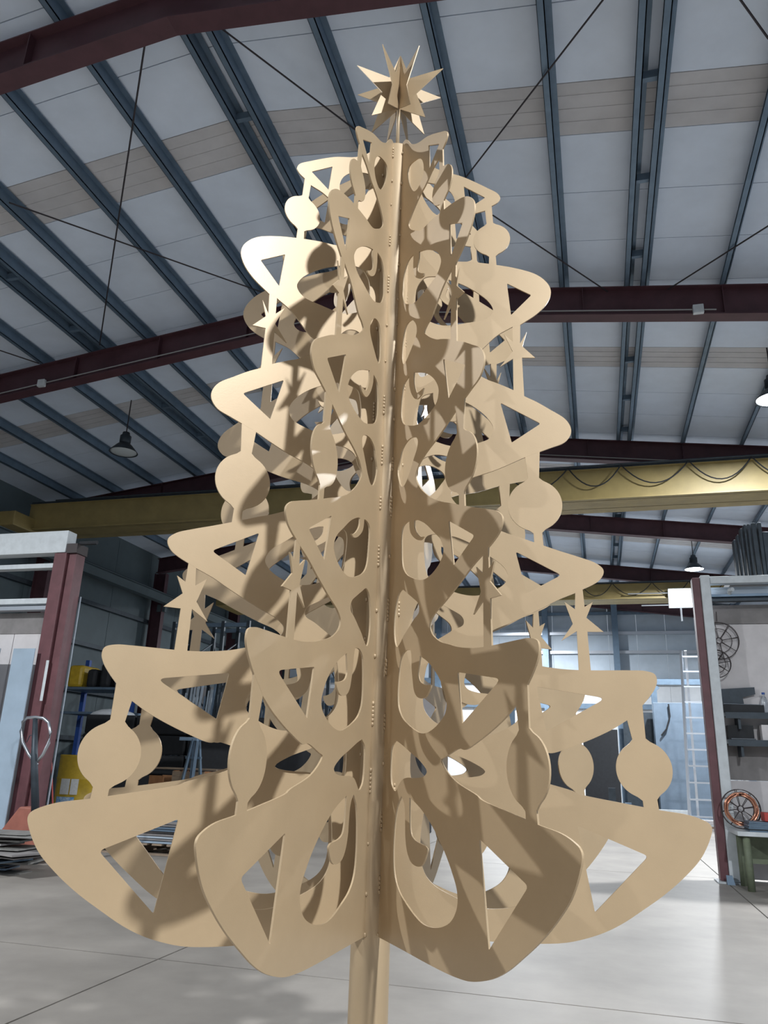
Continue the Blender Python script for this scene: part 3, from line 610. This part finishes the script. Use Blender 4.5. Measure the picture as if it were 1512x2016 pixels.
# steel storage racks with tube stock
def rack(v, px0, px1, ytop, ybot, label, bays=3):
    t = thing('storage_rack', label, 'rack', (0, 0, 0))
    a, b = PV(px0, 1450, v), PV(px1, 1450, v); zt = PV(px0, ytop, v).z
    for k in range(bays+1):
        x = a.x+(b.x-a.x)*k/bays
        for y in (v, v+.9): boxo('upright', (x-.045, y-.04, 0), (x+.045, y+.04, zt), DARKST, t)
        bm = bmesh.new(); z = .2; s = 0
        while z < zt-.5:
            bar(bm, (x, v+(.9 if s else 0), z), (x, v+(0 if s else .9), z+.45), .03); z += .45; s = 1-s
        obj('side_brace', bm, DARKST, t)
    n = 4
    for k in range(n):
        z = .5+(zt-.6)*k/(n-1)
        for y in (v, v+.9): boxo('beam', (a.x, y-.03, z-.05), (b.x, y+.03, z+.05), GALV, t)
    for k in range(bays):
        x = a.x+(b.x-a.x)*k/bays; w = (b.x-a.x)/bays
        bm = bmesh.new(); bar(bm, (x, v+.95, .6), (x+w, v+.95, zt-.4), .04); bar(bm, (x+w, v+.95, .6), (x, v+.95, zt-.4), .04); obj('cross_brace', bm, DARKST, t)
    return a.x, b.x, zt
def tubes(v, xa, xb, z0, z1, n, grp, lb):
    for k in range(n):
        x = xa+(xb-xa)*(k+.5)/n; r = rnd.uniform(.02, .035); h_ = z0+(z1-z0)*rnd.uniform(.6, 1.0)
        bm = bmesh.new(); bar(bm, (x, v, z0), (x, v+.33, h_), r*1.6)
        o = obj('steel_tube', bm, rnd.choice([DARKST, GALV, DARKST, SIDING])); tag(o, lb+', %s from the left' % nth(k+1), 'steel tube', grp)
xa, xb, zt = rack(18.2, 318, 470, 1225, 1480, 'tall dark steel rack left of the tree with tubes leaning in it', 3)
tubes(17.7, xa, xb, 0.0, 3.6, 24, 'tubes leaning in the left rack', 'dark steel tube leaning against the tall rack left of the tree')
xa, xb, zt = rack(20.5, 470, 700, 1300, 1480, 'second dark steel rack behind the middle of the tree', 4)
tubes(20.0, xa, xb, 0.0, 2.9, 28, 'tubes leaning in the middle rack', 'dark steel tube leaning against the rack behind the tree')
# black boxes in front of the racks
for k, (x, w, h_) in enumerate(((-7.4, 1.5, 1.75), (-5.7, 1.6, 1.75), (-4.0, 1.5, 1.6))):
    o = boxo('black_crate', (x-w/2, 14.9, 0), (x+w/2, 15.9, h_*1.0), BLACK, bevel=.02)
    tag(o, ('black crate in front of the racks, the left one', 'black crate in front of the racks, the middle one', 'black crate in front of the racks, the right one')[k], 'crate', 'black crates before the racks')
# trestle, planks, wooden box
p = PV(375, 1545, 13.2); q = PV(378, 1455, 13.2)
t = thing('trestle', 'dark steel trestle standing before the black crates', 'trestle', (p.x, 13.2, 0))
for x0, x1 in ((-.16, -.03), (.16, .07)):
    for y0, y1 in ((-.30, -.02), (.30, .02)):
        bm = bmesh.new(); bar(bm, (x0, y0, 0), (x1, y1, q.z), .045); obj('leg', bm, GALV, t)
boxo('top_bar', (-.30, -.04, q.z-.03), (.35, .04, q.z+.03), GALV, t); boxo('rung', (-.15, -.025, q.z*.78), (.16, .025, q.z*.78+.04), GALV, t)
a, b = PV(335, 1560, 13.8), PV(402, 1519, 13.8)
t = thing('wooden_crate', 'open wooden crate on the floor behind the left tree fin', 'crate', (0, 0, 0))
zc = b.z
for k in range(4): boxo('plank', (a.x, 13.8, .02+k*zc/4), (b.x, 13.83, (k+1)*zc/4-.01), WOOD, t); boxo('plank', (a.x, 14.5, .02+k*zc/4), (b.x, 14.53, (k+1)*zc/4-.01), WOOD, t)
for x in (a.x, b.x-.03): boxo('end_board', (x, 13.832, .02), (x+.03, 14.498, zc), WOODO, t)
boxo('bottom', (a.x, 13.8, 0), (b.x, 14.53, .018), WOOD, t)
for k, (y0, y1, z_) in enumerate(((14.0, 14.12, .0), (14.2, 14.32, .05), (14.35, 14.5, .09))):
    bm = bmesh.new(); bar(bm, (a.x-.5, y0, zc+.03+z_*.0), (b.x+.1, y1, zc+.03+z_*.0), .10, .03); o = obj('plank', bm, WOOD)
    tag(o, ('front loose plank lying across the wooden crate', 'middle loose plank lying across the wooden crate', 'rear loose plank lying across the wooden crate')[k], 'plank', 'loose planks on the crate')
a, b = PV(290, 1560, 14.2), PV(322, 1527, 14.2)
t = thing('orange_cart', 'small orange wooden cart frame left of the wooden crate', 'cart', (0, 0, 0))
boxo('side_board', (a.x, 14.2, .15), (b.x, 14.23, b.z), WOODO, t); boxo('side_board', (a.x, 14.7, .15), (b.x, 14.73, b.z), WOODO, t); boxo('deck', (a.x-.1, 14.2, .12), (b.x+.1, 14.73, .149), WOODO, t)
for x in (a.x, b.x):
    for y in (14.28, 14.65):
        bm = bmesh.new(); tube(bm, [(x-.02, y, .06), (x+.02, y, .06)], .06, 14); obj('wheel', bm, BLACK, t)

# ---------------------------------------------------------------- partition bay, right
VR = 11.06
t = thing('partition_frame', 'white panelled partition with a red and a white post on the right', 'partition')
zt = PV(1372, 1134, VR).z
u0, u1, u2 = PV(1364, 1140, VR).x, PV(1371, 1140, VR).x, PV(1390, 1140, VR).x
u0, u1, u2 = 1.375, 1.475, 1.60
boxo('red_post', (u0, VR+.02, .02), (u1, VR+.20, zt-.02), POSTRED, t, bevel=.008); boxo('white_post', (u1+.002, VR-.03, .02), (u2, VR+.15, zt), WHITEST, t, bevel=.008)
boxo('foot_plate', (u0-.05, VR-.08, 0), (u2+.03, VR+.25, .018), WHITEST, t)
bm = bmesh.new()
v = [bm.verts.new(p) for p in ((u0+.05, VR-.16, .0), (u1+.04, VR-.16, 0), (u1+.04, VR-.08, 0), (u0+.05, VR-.08, 0), (u0+.05, VR-.11, .10), (u1+.02, VR-.11, .10), (u1+.02, VR-.08, .10), (u0+.05, VR-.08, .10))]
for f in ((0,3,2,1),(4,5,6,7),(0,1,5,4),(1,2,6,5),(2,3,7,6),(3,0,4,7)): bm.faces.new([v[k] for k in f])
obj('shoe', bm, GALV, t)
XE = 4.6
def zr(y, v=VR, x=1450): return PV(x, y, v).z
boxo('top_beam', (u2+.002, VR-.02, zr(1148)), (XE, VR+.12, zr(1134)), WHITEST, t, bevel=.006)
boxo('rail', (u2+.002, VR+.1, zr(1171)), (XE, VR+.2, zr(1166)), GALV, t); boxo('rail', (u2+.002, VR+.1, zr(1180)), (XE, VR+.2, zr(1175)), DARKST, t)
boxo('sheeting', (u2+.002, VR+.21, zr(1176)), (XE, VR+.23, zr(1149)), SIDING, t)
boxo('grey_panel', (u2+.002, VR+.16+.2, zr(1219)), (XE, VR+.19+.2, zr(1181)), PANELG, t)
for x0, x1 in ((u2+.002, 2.6), (2.61, 3.6), (3.61, XE)): boxo('white_panel', (x0, VR+.17+.2, zr(1462)), (x1, VR+.20+.2, zr(1220)), PANELW, t)
boxo('brown_panel', (u2+.002, VR+.165+.2, zr(1536)), (XE, VR+.20+.2, zr(1463)), PANELG, t)
boxo('low_panel', (u2+.002, VR+.17+.2, .02), (XE, VR+.20+.2, zr(1537)), PANELW, t)
bm = bmesh.new(); tube(bm, [(u2+.25, VR+.15, zr(1167)), (u2+.25, VR+.05, zr(1160)), (u2+.28, VR+.0, zr(1160))], .03, 8); obj('bracket_knob', bm, WHITEST, t)
# wire reels hanging on the panel
def reel(px, py, rpx, label, m=WIRE, v=VR+.33, tube_r=.005, copper=False, tilt=0.0, z=None):
    c = PV(px, py, v); R = rpx/FPX*(c-Vector((0, 0, EYE))).dot(FW)
    t = thing('wire_reel', label, 'reel', c, 0)
    for d in (0, -.05):
        bm = bmesh.new(); tube(bm, [(R*math.cos(2*math.pi*k/32), d, R*math.sin(2*math.pi*k/32)) for k in range(32)], tube_r, 5, closed=True); obj('outer_ring', bm, m, t)
        bm = bmesh.new(); tube(bm, [(R*.16*math.cos(2*math.pi*k/14), d, R*.16*math.sin(2*math.pi*k/14)) for k in range(14)], tube_r, 5, closed=True); obj('hub_ring', bm, m, t)
        for k in range(8):
            a = k*math.pi/4+.2+d
            bm = bmesh.new(); tube(bm, [(R*.16*math.cos(a), d, R*.16*math.sin(a)), (R*math.cos(a), d, R*math.sin(a))], tube_r*.9, 5); obj('spoke', bm, m, t)
    bm = bmesh.new(); tube(bm, [(R*.66*math.cos(2*math.pi*k/28), -.02, R*.66*math.sin(2*math.pi*k/28)) for k in range(28)], tube_r, 5, closed=True); obj('middle_ring', bm, m, t)
    for k in range(4):
        a = k*math.pi/2+.4; bm = bmesh.new(); tube(bm, [(R*.66*math.cos(a), 0, R*.66*math.sin(a)), (R*.66*math.cos(a), -.05, R*.66*math.sin(a))], tube_r*.9, 5); obj('cross_wire', bm, m, t)
    if copper:
        for k in range(9):
            rr = R*(.70+.045*(k % 4)); y = -.015-.01*k
            bm = bmesh.new(); tube(bm, [(rr*math.cos(2*math.pi*j/30)+rnd.uniform(-.004, .004), y+rnd.uniform(-.006, .006), rr*math.sin(2*math.pi*j/30)+rnd.uniform(-.004, .004)) for j in range(30)], .010, 6, closed=True); obj('copper_coil', bm, COPPER, t, smooth=True)
    t.rotation_euler = (tilt, 0, 0)
    return t
tt = reel(1415, 1262, 36, 'large empty wire reel hanging high on the right hand white panel')
bm = bmesh.new(); tube(bm, [(0, -.04, tt.location.z*0+.40), (0, -.02, .27)], .006, 5); obj('hook', bm, WIRE, tt)
reel(1409, 1307, 27, 'smaller empty wire reel hanging just below the large one', v=VR+.26)
# black shelf and its clutter
def shelf(y, x0, v, label, th=.05, dpt=.30):
    a = PV(1450, y, v-dpt)
    t = thing('wall_shelf', label, 'shelf', (0, 0, 0)); boxo('shelf_board', (x0, v-dpt, a.z-th), (XE, v, a.z), DARKST, t); 
    boxo('shelf_lip', (x0, v-dpt-.012, a.z-th-.03), (XE, v-dpt-.001, a.z+.0), DARKST, t)
    for x in (x0+.15, x0+1.4, x0+2.6): boxo('bracket', (x, v-dpt+.02, a.z-th-.16), (x+.03, v, a.z-th-.001), DARKST, t)
    return a.z
VW = VR+.36
zs1 = shelf(1402, u2+.03, VW, 'upper dark shelf on the right hand partition')
zs2 = shelf(1456, u2+.03, VW, 'lower dark shelf on the right hand partition')
def box_t(name, cat, label, x0, y1, x1, v, dpt, z, m, group=None, bevel=.004):
    a, b = PV(x0, 1400, v), PV(x1, y1, v); o = boxo(name, (a.x, v, z), (b.x, v+dpt, b.z), m, bevel=bevel); return tag(o, label, cat, group)
a = PV(1412, 1360, VW-.06); zb_ = zs1+.001
bm = bmesh.new(); q0, q1, q2, q3 = PV(1410, 1357, VW-.05), PV(1485, 1353, VW-.05), PV(1487, 1367, VW-.05), PV(1462, 1373, VW-.05)
xl = [q0.x, q1.x, q2.x, q3.x, q3.x+.02, q0.x]; zl = [q0.z, q1.z, q2.z, q3.z, zb_, zb_]
fr = [bm.verts.new((x, VW-.055, z)) for x, z in zip(xl, zl)]; bk = [bm.verts.new((x, VW-.04, z)) for x, z in zip(xl, zl)]
bm.faces.new(fr); bm.faces.new(bk[::-1])
for k in range(6): bm.faces.new((fr[k], fr[(k+1) % 6], bk[(k+1) % 6], bk[k]))
tag(obj('steel_template', bm, DARKST), 'dark steel template plate standing on the upper shelf', 'steel plate')
o = box_t('tool_case', 'case', 'long black tool case at the front of the upper shelf', 1414, 1388, 1504, VW-.28, .12, zs1+.001, BLACK)
bm = bmesh.new(); p0, p1 = PV(1426, 1387, VW-.27), PV(1498, 1388, VW-.27); tube(bm, [(p0.x, VW-.22, p0.z+.012), (p1.x, VW-.22, p1.z+.004)], .007, 6); tag(obj('steel_rod', bm, STEEL), 'bright steel rod lying on the long black tool case', 'rod')
p0 = PV(1509, 1400, VW-.18)
t = thing('plastic_bottle', 'clear plastic bottle with a blue cap at the right edge of the upper shelf', 'bottle', (p0.x, VW-.10, zs1)); 
bm = bmesh.new(); lathe(bm, [(0, .001), (.04, .001), (.043, .02), (.043, .17), (.03, .205), (.016, .225), (.016, .245)], 18); obj('bottle_body', bm, CLEAR, t, smooth=True)
bm = bmesh.new(); lathe(bm, [(.0, .272), (.02, .272), (.02, .246), (.0, .246)], 14); obj('cap', bm, BLUE, t)
p0 = PV(1500, 1440, VW-.2)
o = boxo('carton', (p0.x-.01, VW-.26, zs2+.001), (p0.x+.5, VW-.06, PV(1500, 1427, VW-.26).z), PANELW); tag(o, 'small pinkish white carton on the lower shelf', 'carton')
bm = bmesh.new(); p0, p1 = PV(1440, 1452, VW-.22), PV(1488, 1449, VW-.22); tube(bm, [(p0.x, VW-.2, zs2+.012), (p1.x, VW-.2, zs2+.012)], .010, 6); tag(obj('steel_rod', bm, STEEL), 'short pale rod lying on the lower shelf', 'rod')
o = boxo('tool_case', (u2+.06, VW-.2, zs2+.001), (PV(1484, 1440, VW-.2).x, VW-.0195, PV(1450, 1428, VW-.2).z), BLACK); tag(o, 'black flat case at the back of the lower shelf', 'case')
# workbench
a = PV(1446, 1637, VR-.75); zbn = a.z
bx0 = PV(1450, 1640, VR-.62).x
t = thing('workbench', 'low steel workbench with green legs at the right edge', 'bench', (0, 0, 0))
boxo('bench_top', (bx0, VR-.70, zbn-.05), (XE-.3, VR-.05, zbn), WHITEST, t, bevel=.005)
for x in (bx0+.10, XE-.6):
    for y in (VR-.62, VR-.14):
        bm = bmesh.new(); tube(bm, [(x, y, 0), (x, y, zbn-.051)], .042, 14); obj('leg', bm, GREENP, t, smooth=True)
boxo('back_board', (bx0+.12, VR-.12, .25), (XE-.4, VR-.105, zbn-.06), GREENP, t)
zst = zbn+.001
for k in range(7):
    th = .012; x = PV(1474, 1630, VR-.6).x+rnd.uniform(-.01, .01)
    o = boxo('steel_sheet', (x, VR-.66+rnd.uniform(0, .02), zst), (x+.9, VR-.30, zst+th), rnd.choice([DARKST, GALV])); zst += th+.004
    tag(o, 'thin grey steel sheet on the workbench, %s of its stack' % ('bottom', 'second from the bottom', 'third from the bottom', 'middle', 'third from the top', 'second from the top', 'topmost')[k], 'metal sheet', 'sheets stacked on the workbench')
p0 = PV(1503, 1612, VR-.5); o = boxo('red_box', (p0.x, VR-.58, zst+.001), (p0.x+.35, VR-.34, zst+.10), REDP, bevel=.01); tag(o, 'red and white box on the sheet stack at the right edge', 'box')
c = PV(1458, 1597, VR-.30); rr = 36/FPX*(c-Vector((0, 0, EYE))).dot(FW)
tt = reel(1458, 1597, 36, 'copper wire reel standing upright on the workbench', copper=True, v=VR-.14)
tt.location.z = zbn+rr+.006

# ribbed dark sheets standing above the right bay
for k, (x0, x1, y) in enumerate(((1443, 1450, 1062), (1450, 1456, 1052), (1456, 1463, 1040), (1463, 1470, 1032), (1470, 1478, 1031), (1478, 1490, 1029), (1490, 1500, 1028), (1500, 1520, 1046))):
    v = VR+.3; a, b = PV(x0, 1134, v), PV(x1, y, v)
    ax = max(a.x, PV(x0, y, v).x); bx = max(ax+.03, PV(x1, y, v).x); o = boxo('dark_profile', (ax+.004, v, zt), (bx-.012, v+.16-.015*(k % 3), b.z), DARKST, bevel=.01)
    tag(o, 'dark steel profile standing above the right hand partition, %s from the left' % ('first', 'second', 'third', 'fourth', 'fifth', 'sixth', 'seventh', 'eighth')[k], 'steel profile', 'dark profiles above the right partition')
o = boxo('support_deck', (PV(1440, 1134, VR+.3).x-.05, VR+.20, zt-.10), (XE, VR+.75, zt-.001), DARKST, t if False else bpy.data.objects['partition_frame.001'])

# ---------------------------------------------------------------- things by the back wall, right of the tree
VX = 22.0
zl = PV(1357, 1606, VX).z
t = thing('aluminium_ladder', 'tall aluminium step ladder behind the red and white posts', 'ladder', (0, 0, 0))
topz = PV(1347, 1276, VX).z
bl, tl = PV(1357, 1606, VX), PV(1345, 1283, VX); br, trr = PV(1397, 1606, VX), PV(1351, 1276, VX)
wl = 1.15
for nm, x0, x1 in (('rail', bl.x, tl.x), ('rail', bl.x+wl, tl.x+wl)):
    bm = bmesh.new(); bar(bm, (x0, VX, 0), (x1, VX+.5, topz), .06, .09); obj(nm, bm, ALU, t)
bm = bmesh.new(); bar(bm, (trr.x+.02, VX+.46, topz), (br.x-.1, VX+1.6, 0), .06, .06); obj('rear_leg', bm, ALU, t)
bm = bmesh.new(); bar(bm, (trr.x+wl, VX+.46, topz), (br.x+wl, VX+1.6, 0), .06, .06); obj('rear_leg', bm, ALU, t)
n = 11
for k in range(n):
    f = (k+.6)/n; x = bl.x+(tl.x-bl.x)*f
    bm = bmesh.new(); bar(bm, (x, VX+.5*f, topz*f), (x+wl, VX+.5*f, topz*f), .05, .04); obj('rung', bm, ALU, t)
V4 = 26.0
a, b = PV(1300, 1596, V4), PV(1384, 1384, V4)
o = boxo('steel_sheet', (a.x+.02, V4, 0), (b.x, V4+.4, b.z), SHEETD, bevel=.01); tag(o, 'tall blue grey steel panel behind the ladder', 'metal sheet')
bm = bmesh.new(); q = [PV(1316, 1386, V4-.06), PV(1319, 1410, V4-.06), PV(1312, 1435, V4-.06), PV(1302, 1448, V4-.06)]; tube(bm, q, .025, 6); tag(obj('black_hose', bm, BLACK), 'black hose hanging on the blue grey panel', 'hose')
t = thing('steel_gantry', 'grey steel portal frame standing before the white back wall', 'gantry', (0, 0, 0))
V5 = 27.2
for px in (1228, 1298, 1110, 1010):
    a, b = PV(px, 1500, V5), PV(px, 1346, V5); boxo('post', (a.x-.09, V5, 0), (a.x+.09, V5+.15, b.z), GALV, t)
a, b = PV(1005, 1346, V5), PV(1400, 1346, V5); boxo('top_rail', (a.x-.3, V5-.02, a.z), (b.x, V5+.17, a.z+.18), GALV, t)
p0, p1 = PV(1296, 1352, V5), PV(1262, 1386, V5); bm = bmesh.new(); bar(bm, (p0.x, V5+.07, p0.z), (p1.x, V5+.07, p1.z), .1, .1); obj('diagonal_brace', bm, GALV, t)
a, b = PV(1142, 1552, 26.5), PV(1226, 1436, 26.5)
for k, (p0, p1) in enumerate(((1075, 1150), (1151, 1222), (1234, 1292))):
    a, b = PV(p0, 1552, 26.5), PV(p1, 1436 if k < 2 else 1402, 26.5)
    o = boxo('black_board', (a.x+.02, 26.7+.01*k, 0), (b.x-.10, 26.8+.01*k, b.z), BLACK if k < 2 else DARKST); tag(o, ('large black board standing behind the tree, the left one', 'large black board standing between the round ornaments', 'dark board standing left of the blue grey panel')[k], 'board', 'dark boards by the back wall')
# bars and profiles lying on the floor in front
lays = []
for k in range(26):
    x = rnd.uniform(-2.2, 1.4); y = 22.9+.118*k; L = rnd.uniform(1.0, 1.9); a = rnd.uniform(-.06, .06); h_ = rnd.uniform(.10, .30)
    bm = bmesh.new(); w = rnd.uniform(.06, .10); c_, s_ = math.cos(a), math.sin(a)
    box(bm, (-L, -w/2, 0), (L, w/2, h_)); o = obj('steel_bar', bm, rnd.choice([DARKST, GALV, STEEL, DARKST, WHITEST])); o.location = (x, y, 0)
    tag(o, 'long steel bar on the floor by the back wall, %s from the front' % nth(k+1), 'steel bar', 'steel bars on the floor at the back')
for k in range(10):
    x = 2.05+rnd.uniform(-.1, .1); z_ = .002+.045*(k//2); y = 21.0+.28*(k % 2)
    o = boxo('timber', (x-.9, y-.10, z_), (x+.9, y+.10, z_+.04), rnd.choice([WOOD, WHITEST, PANELW])); tag(o, 'flat timber at the foot of the ladder, %s layer up, %s row' % (nth(k//2+1), ('front', 'back')[k % 2]), 'timber', 'timbers stacked by the ladder')
for (x, y, lb) in ((1.0, 22.3, 'small dark vice on the floor among the steel bars'),):
    t = thing('bench_vice', lb, 'vice', (x-.4, y-.1, 0)); boxo('vice_base', (-.5, -.12, 0), (.6, .12, .12), DARKST, t); boxo('jaw', (-.40, -.1, .121), (-.22, .1, .85), DARKST, t); boxo('jaw', (.0, -.1, .121), (.16, .1, .50), GALV, t)
    bm = bmesh.new(); tube(bm, [(-.2, 0, .32), (.5, 0, .32)], .04, 8); obj('screw', bm, STEEL, t)
